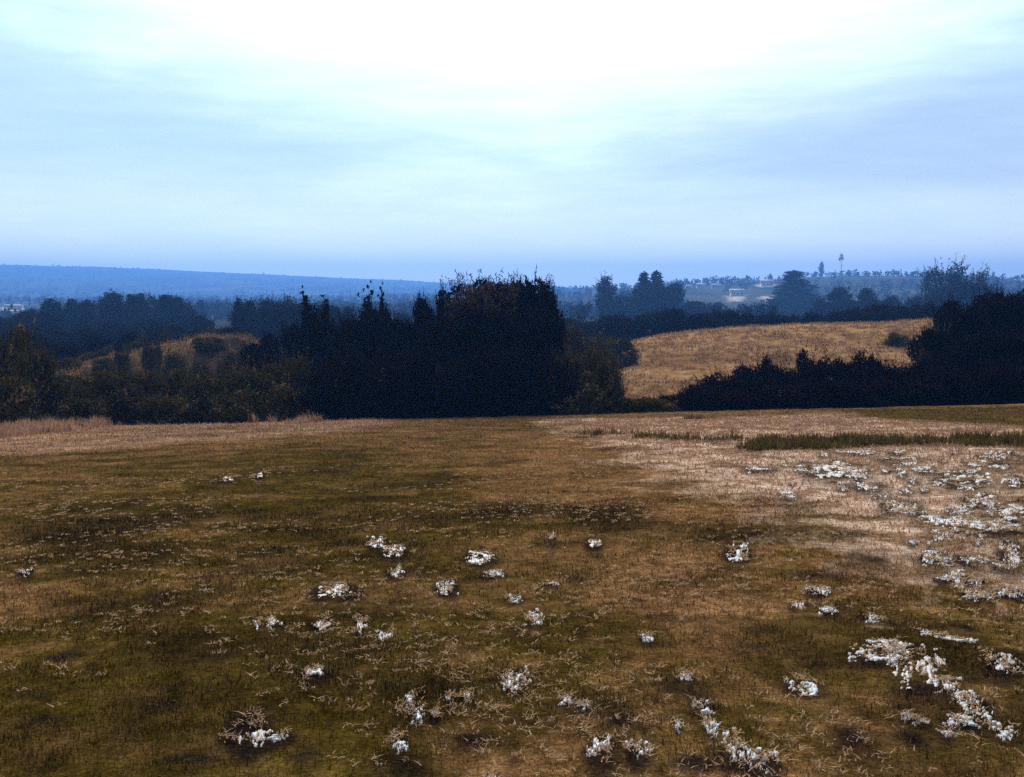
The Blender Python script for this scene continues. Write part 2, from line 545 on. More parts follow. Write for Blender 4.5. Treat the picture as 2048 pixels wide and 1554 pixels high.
def ground_col(x, y):
    n1 = fbm(x / 6, y / 6, 51, 4)
    n2 = fbm(x / 1.3, y / 1.3, 61, 4, 0.6)
    n3 = fbm(x / 0.33, y / 0.33, 71, 3, 0.6)
    t = np.clip(0.36 + 0.9 * n1 + 1.3 * n2 + 1.1 * n3, 0, 1)
    tanw = np.clip(0.04 + 0.52 * soft(x, y, Z_TAN, 2.2) + 0.45 * soft(x, y, Z_TAN_L, 0.8) - 0.55 * soft(x, y, Z_DARK, 1.0) - 0.25 * soft(x, y, Z_DARK2, 2.5)
                   + 0.25 * sstep(26, 50, y), -0.6, 1)
    t = np.clip(t + tanw - 0.08, 0, 1)[..., None]
    c = OLIVE * (1 - t) + TAN * t
    dk = np.clip(-0.16 - 3.0 * n2 - 1.6 * n1 + 0.35 * soft(x, y, Z_DARK, 1.0), 0, 1)[..., None] * sstep(50, 22, y)[..., None]
    c = c * (1 - dk) + DARK * dk
    sr = soft(x, y, Z_STRAW_R, 1.6)
    n4 = fbm(x / 0.11, y / 0.16, 171, 2) + 0.8 * fbm(x / 0.45, y / 0.6, 181, 2)
    c = c * np.clip(1 + 0.95 * n4 * sstep(34, 10, y), 0.3, 1.9)[..., None]
    s = sr * np.clip(0.86 + 1.5 * n2 + 1.2 * n3, 0, 1)
    s = np.maximum(s, soft(x, y, Z_STRAW_L, 2.2) * np.clip(0.55 + 1.2 * n2 + 0.9 * n1, 0, 1))[..., None]
    c = c * (1 - s) + STRAW * s
    pl = (sr * sstep(-0.04, 0.18, 0.7 * n2 + 1.3 * n3 + 0.16 * sstep(30, 16, y)) * 0.75)[..., None]
    c = c * (1 - pl) + np.array((0.62, 0.46, 0.35)) * pl
    g = (soft(x, y, Z_GREEN_R, 1.2) * 0.85)[..., None]
    c = c * (1 - g) + OLIVE * 1.15 * g
    w = (soft(x, y, Z_WEED, 0.35) * 0.8)[..., None]
    c = c * (1 - w) + OLIVE * 0.7 * w
    # beyond the field: scrub in the valley, dry grass on the hillside and the knoll, woods and fields far off
    u = x / np.maximum(y, 25.0)
    b = sstep(60, 70, y)[..., None]
    c = c * (1 - b) + SCRUB * 0.6 * b
    hl = (sstep(70, 82, y) * (1 - sstep(156, 170, y)) * sstep(0.045, 0.085, u))[..., None]
    hn = np.clip(0.42 + 1.5 * n2 + 1.0 * n1 + 0.9 * fbm(x / 2.5, y / 5, 81, 3) + 0.30 * sstep(120, 150, y), 0, 1)[..., None]
    c = c * (1 - hl) + (TAN * 0.75 * (1 - hn) + HILL * hn) * hl
    kn = (np.exp(-((x + 35) / 15) ** 4 - ((y - 110) / 22) ** 4) * np.clip(0.35 + 2.8 * fbm(x / 3, y / 4, 91, 4), 0, 1))[..., None]
    c = c * (1 - kn) + HILL * 0.72 * kn
    f = sstep(500, 640, y)[..., None]
    fc = FAR * (1 + 1.4 * np.clip(fbm(x / 70, y / 140, 95, 4) * 2, -0.6, 1)[..., None])
    c = c * (1 - f) + fc * f
    for P in FIELDS_FAR:
        p = soft(x, y, P, 9.0)[..., None]
        c = c * (1 - p) + PALE * p
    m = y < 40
    if m.any():                                   # bare damp earth round the melting snow, its near-side shade painted in
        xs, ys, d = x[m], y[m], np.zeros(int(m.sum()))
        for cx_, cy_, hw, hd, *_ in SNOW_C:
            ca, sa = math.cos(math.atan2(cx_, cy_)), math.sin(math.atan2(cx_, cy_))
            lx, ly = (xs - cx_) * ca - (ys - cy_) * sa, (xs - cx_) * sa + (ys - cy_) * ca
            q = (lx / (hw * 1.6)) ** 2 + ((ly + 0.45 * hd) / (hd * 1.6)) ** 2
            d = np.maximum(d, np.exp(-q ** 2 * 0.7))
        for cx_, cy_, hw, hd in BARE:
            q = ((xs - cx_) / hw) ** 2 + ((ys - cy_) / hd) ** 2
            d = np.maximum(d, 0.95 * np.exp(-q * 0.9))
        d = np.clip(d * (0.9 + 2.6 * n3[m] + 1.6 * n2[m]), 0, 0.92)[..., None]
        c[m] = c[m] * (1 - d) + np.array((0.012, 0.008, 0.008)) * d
    return np.clip(c, 0.004, 1)


# ---------------------------------------------------------------- the ground: one sheet to the horizon
ang = np.concatenate((np.arange(-38, 38, 0.125), np.arange(38, 322, 4.0)))
ang = np.radians(ang)
rad = [0.5]
while rad[-1] < 6400:
    rad.append(rad[-1] * (1.0105 if 3 < rad[-1] < 320 else 1.02))
rad = np.array(rad)
RR, AA = np.meshgrid(rad, ang, indexing='ij')
GX, GY = (RR * np.sin(AA)).ravel(), (RR * np.cos(AA)).ravel()
GZ = H(GX, GY)
nr, na = RR.shape
I = np.arange(nr * na).reshape(nr, na)
J = np.roll(I, -1, 1)
faces = np.stack((I[:-1], J[:-1], J[1:], I[1:]), -1).reshape(-1, 4)[:, ::-1]
ctr = nr * na
verts = np.vstack((np.stack((GX, GY, GZ), 1), [[0, 0, float(H(0, 0.0))]]))
cap = np.stack((I[0], np.full(na, ctr), J[0], J[0]), 1)
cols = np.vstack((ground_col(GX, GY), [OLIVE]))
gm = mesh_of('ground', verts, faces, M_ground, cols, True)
gnd = link('ground', gm)
tag(gnd, 'rolling brown pasture falling to a valley with hills beyond', 'ground', kind='structure')


# ---------------------------------------------------------------- snow patches
def snow_mesh(cx_, cy_, hw, hd, lump, seed):
    nx, ny = 64, 60
    gx, gy = np.meshgrid(np.linspace(-1.45, 1.45, nx), np.linspace(-1.45, 1.45, ny))
    gx, gy = gx.ravel(), gy.ravel()
    th = math.atan2(cx_, cy_)
    lx, ly = gx * hw, gy * hd
    wx, wy = cx_ + lx * math.cos(th) + ly * math.sin(th), cy_ - lx * math.sin(th) + ly * math.cos(th)
    k = 1.0 / max(hw, 0.06)
    warp = fbm(gx * 1.1 + cx_ * 5, gy * 1.1 + cy_ * 5, seed + 300, 3, 0.6)
    d = 1.0 - 1.15 * (gx ** 2 + gy ** 2) ** 0.5 * (1 + 1.2 * warp)
    n = fbm(gx * 1.9 + cx_ * 3, gy * 2.3 + cy_ * 3, seed + 400, 3, 0.6)
    n = n + 0.62 * fbm(gx * 6.5 + cx_ * 3, gy * 7.5 + cy_ * 3, seed + 500, 2, 0.6)
    h = d * (0.35 + 0.55 * lump) + n * (5.2 - 2.2 * lump) - 0.33
    lift = 0.006 + 0.007 * sstep(-0.1, 0.5, h) + fbm(wx / 0.06, wy / 0.06, seed, 2, 0.6) * 0.006
    taper = sstep(-0.10, 0.22, h)
    wz = H(wx, wy) - 0.004 + lift * taper
    zc = float(H(cx_, cy_))
    q = np.arange(nx * ny).reshape(ny, nx)
    f = np.stack((q[:-1, :-1], q[:-1, 1:], q[1:, 1:], q[1:, :-1]), -1).reshape(-1, 4)
    keep = h[f].max(1) > -0.10
    f = f[keep]
    if len(f) < 6:
        return None
    lab_ = np.arange(nx * ny)                       # keep the main piece and drop crumbs
    for _ in range(400):
        mn = lab_[f].min(1)
        old = lab_.copy()
        np.minimum.at(lab_, f.ravel(), np.repeat(mn, 4))
        if (old == lab_).all():
            break
    ids, cnt = np.unique(lab_[f[:, 0]], return_counts=True)
    f = f[lab_[f[:, 0]] == ids[cnt.argmax()]] if cnt.max() < 0.75 * cnt.sum() and cnt.max() > 0.4 * cnt.sum() else f[np.isin(lab_[f[:, 0]], ids[cnt > 0.02 * cnt.sum()])]
    V = np.stack((wx - cx_, wy - cy_, wz - zc), 1)
    t = np.clip(-0.06 + h * 1.2 + fbm(gx * 3.5 + cx_, gy * 3.5 + cy_, seed + 9, 3) * 0.9, 0, 1)[:, None]
    col = np.array((0.55, 0.40, 0.31)) * (1 - t) + np.array((0.54, 0.62, 0.70)) * t
    used = np.unique(f)
    re = np.zeros(nx * ny, int)
    re[used] = np.arange(len(used))
    return mesh_of('snow_patch', V[used], re[f], M_snow, col[used], True), (cx_, cy_, zc)


for i, (cx_, cy_, hw, hd, lump, lab) in enumerate(SNOW_C):
    r = snow_mesh(cx_, cy_, hw, hd, lump, i * 7)
    if r:
        o = link('snow_patch', r[0], loc=r[1])
        tag(o, lab or 'thin white snow scrap among the pale straw at the far right of the field', 'snow patch',
            'remnants of snow lying in the grass' if lab else 'thin snow scraps on the straw at the far right')


# ---------------------------------------------------------------- grass: short pasture, dry straw, tall weeds
def blades(x, y, hgt, wid, col, g, lean=0.6, seg=True, z=None, flat=1.0):
    n = len(x)
    z = H(x, y) - 0.006 if z is None else z
    t = g.random(n) * 2 * math.pi
    d = np.stack((np.cos(t), np.sin(t)), 1)
    s = np.stack((-d[:, 1], d[:, 0]), 1) * wid[:, None] * 0.5
    ln = lean * g.random(n) * hgt * 1.6
    up = np.sqrt(np.maximum(hgt ** 2 - (ln * 0.7) ** 2, (0.25 * hgt) ** 2)) * flat
    P = np.stack((x, y, z), 1)

    def at(f, side, bend):
        o = P.copy()
        o[:, :2] += d * (ln * bend)[:, None] + s * side
        o[:, 2] += up * f
        return o
    if seg:
        V = np.stack((at(0, 1, 0), at(0, -1, 0), at(.6, .75, .3), at(.6, -.75, .3), at(1, 0, 1)), 1).reshape(-1, 3)
        b = np.arange(n)[:, None] * 5
        Fc = np.concatenate((b + [[0, 1, 3]], b + [[0, 3, 2]], b + [[2, 3, 4]]), 0)
        return V, Fc, np.repeat(col, 5, 0)
    V = np.stack((at(0, 1, 0), at(0, -1, 0), at(1, 0, 1)), 1).reshape(-1, 3)
    return V, np.arange(3 * n).reshape(n, 3), np.repeat(col, 3, 0)


def join(parts):
    V, Fc, K, n = [], [], [], 0
    for v, f, c in parts:
        V.append(v)
        Fc.append(f + n)
        K.append(c)
        n += len(v)
    return np.vstack(V), np.vstack(Fc), np.vstack(K)


def scatter(n, r0, r1, p, half, g):
    e = 1 - p
    r = (r0 ** e + g.random(n) * (r1 ** e - r0 ** e)) ** (1 / e)
    a = (g.random(n) * 2 - 1) * R(half)
    return r * np.sin(a), r * np.cos(a)


def snow_cover(x, y, f=1.0):
    d = np.zeros(x.shape)
    for cx_, cy_, hw, hd, *_ in SNOW_C:
        d = np.maximum(d, np.exp(-(((x - cx_) / hw) ** 2 + ((y - cy_ + (f - 1) * hd * 0.6) / (hd * f)) ** 2) ** 2))
    return d


g = np.random.default_rng(5)
parts = []
for n, r0, r1, p, seg in ((240000, 3.6, 16.0, 0.55, True), (300000, 14.0, 60.0, 0.55, False)):
    x, y = scatter(n, r0, r1, p, 33, g)
    k = g.random(n) > 0.93 * snow_cover(x, y, 1.5)
    x, y = x[k], y[k]
    clump = fbm(x / 0.5, y / 0.5, 77, 3)
    k = g.random(len(x)) < np.clip(0.75 + 1.8 * clump, 0.12, 1)
    x, y, clump = x[k], y[k], clump[k]
    r = np.hypot(x, y)
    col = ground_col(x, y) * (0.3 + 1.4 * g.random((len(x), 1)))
    dry = g.random(len(x)) < 0.20
    col[dry] = col[dry] * 0.4 + TAN * 0.85
    hgt = (0.016 + 0.026 * g.random(len(x))) * (1 + 1.6 * np.clip(clump, 0, 1)) * (1 + r / 60)
    wid = np.maximum(0.0042, 0.0008 * r) * (0.6 + 0.8 * g.random(len(x)))
    parts.append(blades(x, y, hgt, wid, col * 1.15, g, 1.1, seg))
allp = join([(v, f, c) for v, f, c in parts])
o = link('grass', mesh_of('grass', allp[0], allp[1], M_grass, allp[2]))
tag(o, 'short olive and brown pasture grass covering the field', 'grass', kind='stuff')

# dry straw: pale stems lying in loose curls, thicker round the snow and on the straw bands
parts = []
n = 13000
x, y = scatter(n, 3.8, 24.0, 0.35, 31, g)
k = g.random(n) < np.clip(0.25 + 2.4 * fbm(x / 1.7, y / 1.7, 201, 4, 0.65), 0.0, 1)
x, y = x[k], y[k]
sx, sy = [], []
for cx_, cy_, hw, hd, *_ in SNOW_C:
    m = int(np.clip(900 * hw * hd / max(cy_ / 7, 0.7), 5, 26))
    t = g.random(m) * 2 * math.pi
    q = 0.2 + 1.1 * g.random(m)
    sx.append(cx_ + np.cos(t) * hw * q)
    sy.append(cy_ + np.sin(t) * hd * q)
cx2, cy2 = np.concatenate([x] + sx), np.concatenate([y] + sy)
rep = 6
x = np.repeat(cx2, rep) + g.normal(size=len(cx2) * rep) * 0.018
y = np.repeat(cy2, rep) + g.normal(size=len(cx2) * rep) * 0.022
r = np.hypot(x, y)
b = 0.55 + 0.6 * g.random((len(x), 1))
parts.append(blades(x, y, 0.02 + 0.036 * g.random(len(x)), np.maximum(0.007, 0.0013 * r), STRAW * (1.40, 1.50, 1.40) * b, g, 0.8, True, H(x, y) + 0.018, 0.4))
bands = []
for P, n, h0 in ((Z_STRAW_R, 60000, 0.07), (Z_STRAW_L, 40000, 0.12)):
    lo, hi = P.min(0), P.max(0)
    x = lo[0] + g.random(n * 2) * (hi[0] - lo[0])
    y = lo[1] + g.random(n * 2) * (hi[1] - lo[1])
    k = g.random(len(x)) < soft(x, y, P, 1.2) * np.clip(0.55 + 1.8 * fbm(x / 0.9, y / 0.9, 211, 3), 0.1, 1) * (1 - snow_cover(x, y))
    x, y = x[k], y[k]
    r = np.hypot(x, y)
    parts.append(blades(x, y, h0 * (0.4 + g.random(len(x))), np.maximum(0.004, 0.0008 * r) * (0.6 + g.random(len(x))),
                        STRAW * (0.55 + 0.75 * g.random((len(x), 1))), g, 1.1, True))
# tall bleached tussocks along the far left edge of the field
n = 520
px_ = g.random(n) * 700 - 60
py_ = np.interp(px_, (-60, 110, 250, 420, 640), (872, 852, 838, 830, 834)) + g.random(n) ** 2 * 14
for a, bb in zip(px_, py_):
    X, Y = ground_at(a, bb)
    m = 34
    hh = (0.22 + 0.40 * g.random()) * (0.6 + 0.6 * g.random(m))
    parts.append(blades(X + g.normal(size=m) * 0.16, Y + g.normal(size=m) * 0.2, hh, np.full(m, 0.035), STRAW * (0.6 + 0.6 * g.random((m, 1))), g, 0.8, True))
for n, (x0, x1, y0, y1), hill in ((9000, (5, 68, 78, 158), True), (3500, (-54, -18, 92, 126), False)):
    X, Y = x0 + (x1 - x0) * g.random(n), y0 + (y1 - y0) * g.random(n)
    if hill:
        k = (X / Y > 0.07) & (fbm(X / 3, Y / 5, 231, 3) > -0.22 + 0.2 * g.random(n))
    else:
        k = fbm(X / 3, Y / 4, 91, 4) > -0.1 + 0.2 * g.random(n)
    X, Y = X[k], Y[k]
    m = 7
    X, Y = np.repeat(X, m) + g.normal(size=len(X) * m) * 0.22, np.repeat(Y, m) + g.normal(size=len(X) * m) * 0.22
    parts.append(blades(X, Y, (0.18 + 0.30 * g.random(len(X))) * (1 if hill else 1.5), np.full(len(X), 0.07), HILL * (1 if hill else 0.7) * (0.35 + 0.95 * g.random((len(X), 1))), g, 1.1, True))
allp = join(parts)
o = link('dry_straw', mesh_of('dry_straw', allp[0], allp[1], M_grass, allp[2]))
tag(o, 'pale dry straw lying in the pasture and standing along its far edges', 'dry grass', kind='stuff')

parts = []
n = 1300
lo, hi = Z_WEED.min(0), Z_WEED.max(0)
x = lo[0] + g.random(n * 3) * (hi[0] - lo[0])
y = lo[1] + g.random(n * 3) * (hi[1] - lo[1])
k = g.random(len(x)) < soft(x, y, Z_WEED, 0.35) * np.clip(0.12 + 2.8 * fbm(x / 1.5, y / 1.0, 221, 3), 0.02, 1)
X, Y = x[k], y[k]
ex, ey = zip(*[ground_at(a, bb) for a, bb in ((1202, 870), (1310, 876), (1348, 878), (1440, 880), (1400, 838))])
X, Y = np.concatenate((X, np.repeat(ex, 14) + g.normal(size=14 * len(ex)) * 0.35)), np.concatenate((Y, np.repeat(ey, 14) + g.normal(size=14 * len(ex)) * 0.3))
m = 22
hh = np.repeat(0.10 + 0.26 * g.random(len(X)) ** 2.2, m) * (0.5 + 0.6 * g.random(len(X) * m))
x = np.repeat(X, m) + g.normal(size=len(X) * m) * 0.11
y = np.repeat(Y, m) + g.normal(size=len(X) * m) * 0.11
allp = blades(x, y, hh, np.full(len(x), 0.022), np.array((0.11, 0.075, 0.022)) * (0.5 + g.random((len(x), 1))), g, 0.5, True)
o = link('weeds', mesh_of('weeds', allp[0], allp[1], M_grass, allp[2]))
tag(o, 'strip of taller dark green weeds crossing the straw at right', 'weeds', kind='stuff')


# ---------------------------------------------------------------- trees and shrubs
def in_lobes(lobes, n, g, shell=2.4):
    L = np.array(lobes, float)
    w = (L[:, 3] * L[:, 4] * L[:, 5]) ** 0.75
    i = g.choice(len(L), n, p=w / w.sum())
    d = g.normal(size=(n, 3))
    d /= np.linalg.norm(d, axis=1)[:, None]
    return L[i, :3] + d * L[i, 3:] * (g.random(n) ** (1 / shell))[:, None], i


def shoots(lobes, count, per, length, g, rise=0.8):
    """thin twigs standing out of the crown: the ragged outline"""
    P, _ = in_lobes(lobes, count, g, 9.0)
    ctr = np.array(lobes)[:, :3].mean(0)
    d = (P - ctr) * (1, 1, 0.6)
    d /= np.linalg.norm(d, axis=1)[:, None] + 1e-9
    d[:, 2] = d[:, 2] * 0.5 + rise
    d /= np.linalg.norm(d, axis=1)[:, None]
    t = np.linspace(0, 1, per)
    ln = length * (0.35 + g.random(count))
    Q = P[:, None, :] + d[:, None, :] * (t[None, :, None] * ln[:, None, None])
    return (Q + g.normal(size=Q.shape) * 0.05 * length).reshape(-1, 3)


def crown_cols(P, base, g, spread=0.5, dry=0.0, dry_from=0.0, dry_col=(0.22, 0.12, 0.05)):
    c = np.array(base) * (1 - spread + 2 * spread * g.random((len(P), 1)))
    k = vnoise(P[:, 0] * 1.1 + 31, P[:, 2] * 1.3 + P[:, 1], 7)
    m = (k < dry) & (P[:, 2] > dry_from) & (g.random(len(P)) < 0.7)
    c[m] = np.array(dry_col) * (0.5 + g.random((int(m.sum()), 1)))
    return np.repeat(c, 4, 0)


def limbs(lobes, top, r0, g, stems=1, z0=0.0):
    paths = []
    L = np.array(lobes)
    for s in range(stems):
        bx, by = (g.normal(size=2) * 0.25 if stems > 1 else (0, 0))
        tx, ty = g.normal(size=2) * (0.06 * top + 0.5 * (stems > 1))
        k = np.linspace(0, 1, 6)
        pts = np.stack((bx + (tx - bx) * k + 0.02 * top * np.sin(5 * k + s), by + (ty - by) * k, -0.3 + (top + 0.3) * k), 1)
        paths.append((pts, r0 * (1 - 0.85 * k)))
        for i in g.choice(len(L), min(len(L), 6 if stems == 1 else 3), replace=False):
            f = 0.3 + 0.4 * g.random()
            p0 = pts[int(f * 5)]
            q = L[i, :3]
            mid = (p0 + q) / 2 + (0, 0, 0.12 * np.linalg.norm(q - p0))
            paths.append((np.array((p0, mid, q)), r0 * np.array((0.5, 0.3, 0.08))))
    return tubes(paths)


def build(kind, seed):
    g = np.random.default_rng(seed)
    if kind in ('shrub', 'olive_shrub'):                         # 3.2 m high, 4 m wide
        lobes = []
        for k in range(15):
            t, q = g.random() * 2 * math.pi, 1.45 * g.random() ** 0.6
            z = 0.5 + 2.0 * g.random() * (1 - 0.42 * (q / 1.45) ** 2)
            s = 0.45 + 0.40 * g.random()
            lobes.append((q * math.cos(t), q * math.sin(t), z, s, s, s * 0.9))
        for k in range(7):
            t = k * 0.9
            lobes.append((1.2 * math.cos(t), 1.2 * math.sin(t), 0.35, 0.75, 0.75, 0.5))
        n = 6500
        P, _ = in_lobes(lobes, n, g)
        S = shoots(lobes, 260, 8, 0.75, g)
        ln, wd = np.full(n, 0.13), np.full(n, 0.05)
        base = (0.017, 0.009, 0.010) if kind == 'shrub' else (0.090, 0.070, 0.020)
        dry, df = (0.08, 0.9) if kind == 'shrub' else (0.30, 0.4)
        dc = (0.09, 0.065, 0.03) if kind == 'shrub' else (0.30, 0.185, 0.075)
        tv, tq = limbs(lobes, 1.8, 0.05, g, 5)
        sl, sw = 0.11, 0.022
    elif kind in ('tree', 'russet_tree'):                        # 8 m high, 5.5 m wide
        lobes = []
        for k in range(20):
            z = 1.2 + 6.0 * g.random() ** 0.9
            q = (0.4 + 1.75 * g.random()) * (1 - 0.6 * max(0, (z - 4.8) / 3.2)) * 0.95
            t = g.random() * 2 * math.pi
            s = 0.6 + 0.55 * g.random()
            lobes.append((q * math.cos(t), q * math.sin(t), z, s, s, s * 1.1))
        n = 13000
        P, _ = in_lobes(lobes, n, g)
        S = shoots(lobes, 700, 9, 0.62, g, 1.0)
        ln, wd = np.full(n, 0.15), np.full(n, 0.06)
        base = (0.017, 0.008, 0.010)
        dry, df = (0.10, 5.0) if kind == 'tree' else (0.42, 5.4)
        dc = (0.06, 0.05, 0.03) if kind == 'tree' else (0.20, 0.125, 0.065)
        tv, tq = limbs(lobes, 6.3, 0.16, g)
        sl, sw = 0.14, 0.028
    elif kind == 'conifer':                                      # 8 m high, 3.4 m wide
        P = []
        lobes = [(0, 0, 1.2 + 0.5 * k, 0.4, 0.4, 0.4) for k in range(13)]
        z = 0.6
        while z < 7.8:
            rr = 1.7 * (1 - z / 8.1) ** 1.05 * (0.6 + 0.65 * g.random()) + 0.03
            nb = 7
            for b in range(nb):
                t = g.random() * 6.283
                le = rr * (0.65 + 0.5 * g.random())
                m = int(26 + 46 * le)
                f = g.random(m) ** 0.7
                P.append(np.stack((np.cos(t) * le * f, np.sin(t) * le * f, z - 0.28 * le * f + 0.1 * f * f * le), 1) + g.normal(size=(m, 3)) * 0.09)
            z += 0.30
        P = np.vstack(P)
        n = len(P)
        S = np.stack((g.normal(size=60) * 0.03, g.normal(size=60) * 0.03, 7.4 + 0.8 * g.random(60)), 1)
        ln, wd = np.full(n, 0.16), np.full(n, 0.055)
        base, dry, df, dc = (0.018, 0.022, 0.014), 0.0, 0, (0.1, 0.1, 0.05)
        k = np.linspace(0, 1, 6)
        tv, tq = tubes([(np.stack((0 * k, 0 * k, -0.3 + 8.2 * k), 1), 0.14 * (1 - 0.9 * k))])
        sl, sw = 0.1, 0.03
    elif kind == 'spire_tree':                                   # 8 m high, 6 m wide, feathery, ending in two thin spires
        lobes = []
        for k in range(44):
            z = 0.5 + 6.0 * g.random()
            q = 2.9 * (1 - z / 7.4) ** 0.9 * g.random() ** 0.6
            t = g.random() * 6.283
            r_ = 0.32 + 0.45 * g.random() * (1 - z / 9)
            lobes.append((q * math.cos(t), q * math.sin(t), z, r_, r_, r_ * 1.25))
        for sx_, zt in ((-0.34, 7.5), (0.36, 7.9)):
            for k in range(14):
                r_ = 0.38 - 0.026 * k
                lobes.append((sx_ + g.normal() * 0.06, g.normal() * 0.15, 4.6 + (zt - 4.6) * k / 13, r_, r_, r_ * 1.3))
        n = 11000
        P = np.vstack((in_lobes(lobes[:44], n, g)[0], in_lobes(lobes[44:], 4400, g)[0]))
        n = len(P)
        S = shoots(lobes[:44], 300, 8, 0.5, g, 1.4)
        ln, wd = np.full(n, 0.11), np.full(n, 0.04)
        base, dry, df, dc = (0.016, 0.009, 0.010), 0.05, 3.0, (0.07, 0.06, 0.03)
        tv, tq = limbs(lobes, 7.0, 0.12, g)
        sl, sw = 0.10, 0.022
    elif kind in ('far_tree', 'airy_tree'):                      # 12 m high, 9 m wide
        lobes = []
        for k in range(17):
            z = 1.1 + 8.9 * g.random() ** 0.9
            q = (0.6 + 2.8 * g.random()) * (1 - 0.55 * max(0, (z - 7) / 4.5))
            t = g.random() * 6.283
            s = 0.9 + 0.9 * g.random()
            lobes.append((q * math.cos(t), q * math.sin(t), z, s, s, s))
        airy = kind == 'airy_tree'
        n = 2600 if airy else 4200
        P, _ = in_lobes(lobes, n, g)
        S = shoots(lobes, 220, 8, 1.6, g, 1.0)
        ln, wd = np.full(n, 0.32), np.full(n, 0.09 if airy else 0.13)
        base, dry, df, dc = (0.024, 0.020, 0.015), 0.0, 0, (0.1, 0.1, 0.05)
        tv, tq = limbs(lobes, 9.0, 0.22, g)
        sl, sw = 0.3, 0.05
    elif kind == 'poplar':                                       # 15 m high, 4 m wide
        lobes = []
        for k in range(16):
            z = 1.5 + 12.3 * (k + g.random()) / 16
            q = 0.7 * g.random() * math.sin(math.pi * min(1, z / 14)) ** 0.5
            t = g.random() * 6.283
            s = 0.55 + 0.75 * math.sin(math.pi * (z / 15.5)) * (0.7 + 0.5 * g.random())
            lobes.append((q * math.cos(t), q * math.sin(t), z, s, s, s * 1.3))
        n = 3200
        P, _ = in_lobes(lobes, n, g)
        S = shoots(lobes, 140, 8, 1.2, g, 2.2)
        ln, wd = np.full(n, 0.28), np.full(n, 0.11)
        base, dry, df, dc = (0.022, 0.020, 0.014), 0.0, 0, (0.1, 0.1, 0.05)
        tv, tq = limbs(lobes, 12.0, 0.2, g)
        sl, sw = 0.26, 0.05
    elif kind == 'far_conifer':                                  # 14 m high, 6 m wide
        P = []
        z = 1.0
        while z < 13.6:
            rr = 3.0 * (1 - z / 14.1) ** 1.15 * (0.75 + 0.5 * g.random()) + 0.08
            for b in range(7):
                t = g.random() * 6.283
                le = rr * (0.6 + 0.55 * g.random())
                m = int(6 + 11 * le)
                f = g.random(m) ** 0.7
                P.append(np.stack((np.cos(t) * le * f, np.sin(t) * le * f, z - 0.25 * le * f), 1) + g.normal(size=(m, 3)) * 0.15)
            z += 0.5
        P = np.vstack(P)
        n = len(P)
        S = np.stack((g.normal(size=30) * 0.05, g.normal(size=30) * 0.05, 13 + 1.2 * g.random(30)), 1)
        ln, wd = np.full(n, 0.32), np.full(n, 0.12)
        base, dry, df, dc = (0.018, 0.022, 0.015), 0.0, 0, (0.1, 0.1, 0.05)
        k = np.linspace(0, 1, 6)
        tv, tq = tubes([(np.stack((0 * k, 0 * k, -0.3 + 14 * k), 1), 0.22 * (1 - 0.9 * k))])
        sl, sw = 0.2, 0.06
    else:                                                        # bare_pine: 14 m, crown only at the top
        lobes = [(0, 0, 12.0, 1.7, 1.7, 1.6), (0.9, 0.3, 10.9, 1.5, 1.5, 1.0), (-1.1, -0.2, 10.6, 1.5, 1.4, 1.1), (0.1, 0, 13.4, 0.8, 0.8, 0.9)]
        n = 420
        P, _ = in_lobes(lobes, n, g)
        S = shoots(lobes, 30, 6, 0.8, g, 1.0)
        ln, wd = np.full(n, 0.35), np.full(n, 0.13)
        base, dry, df, dc = (0.022, 0.024, 0.015), 0.0, 0, (0.1, 0.1, 0.05)
        tv, tq = limbs(lobes, 12.5, 0.26, g)
        sl, sw = 0.25, 0.06
    V1, F1 = quads(P, ln, wd, g)
    V2, F2 = quads(S, np.full(len(S), sl), np.full(len(S), sw), g, 1.2)
    V, Fc = np.vstack((V1, V2)), np.vstack((F1, F2 + len(V1)))
    if kind in ('shrub', 'olive_shrub'):
        V[:, 2] = np.maximum(V[:, 2], -0.15)
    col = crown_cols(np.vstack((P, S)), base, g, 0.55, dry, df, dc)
    top = np.percentile(V[:, 2], 99.9 if kind == 'spire_tree' else 99.4)
    lo_, hi_ = np.percentile(V[:, 0], (0.5, 99.5))
    return (mesh_of(kind + '_crown', V, Fc, M_twig, col), mesh_of(kind + '_trunk', tv, tq, M_bark, None, True), top, hi_ - lo_)


LIB = {}
VARIANTS = {'shrub': 5, 'olive_shrub': 4, 'tree': 5, 'russet_tree': 2, 'spire_tree': 4, 'far_tree': 5, 'airy_tree': 4, 'poplar': 3, 'far_conifer': 3, 'bare_pine': 2}
for kk, (k, nv) in enumerate(VARIANTS.items()):
    LIB[k] = [build(k, 1000 + 37 * kk + 7 * i) for i in range(nv)]
NAME = {'shrub': ('shrub', 'shrub'), 'olive_shrub': ('shrub', 'shrub'), 'tree': ('broadleaf_tree', 'tree'), 'russet_tree': ('broadleaf_tree', 'tree'),
        'spire_tree': ('broadleaf_tree', 'tree'), 'far_tree': ('broadleaf_tree', 'tree'), 'airy_tree': ('bare_tree', 'tree'), 'poplar': ('poplar_tree', 'tree'),
        'far_conifer': ('conifer', 'tree'), 'bare_pine': ('pine_tree', 'tree')}
count = [0]
tg = np.random.default_rng(77)


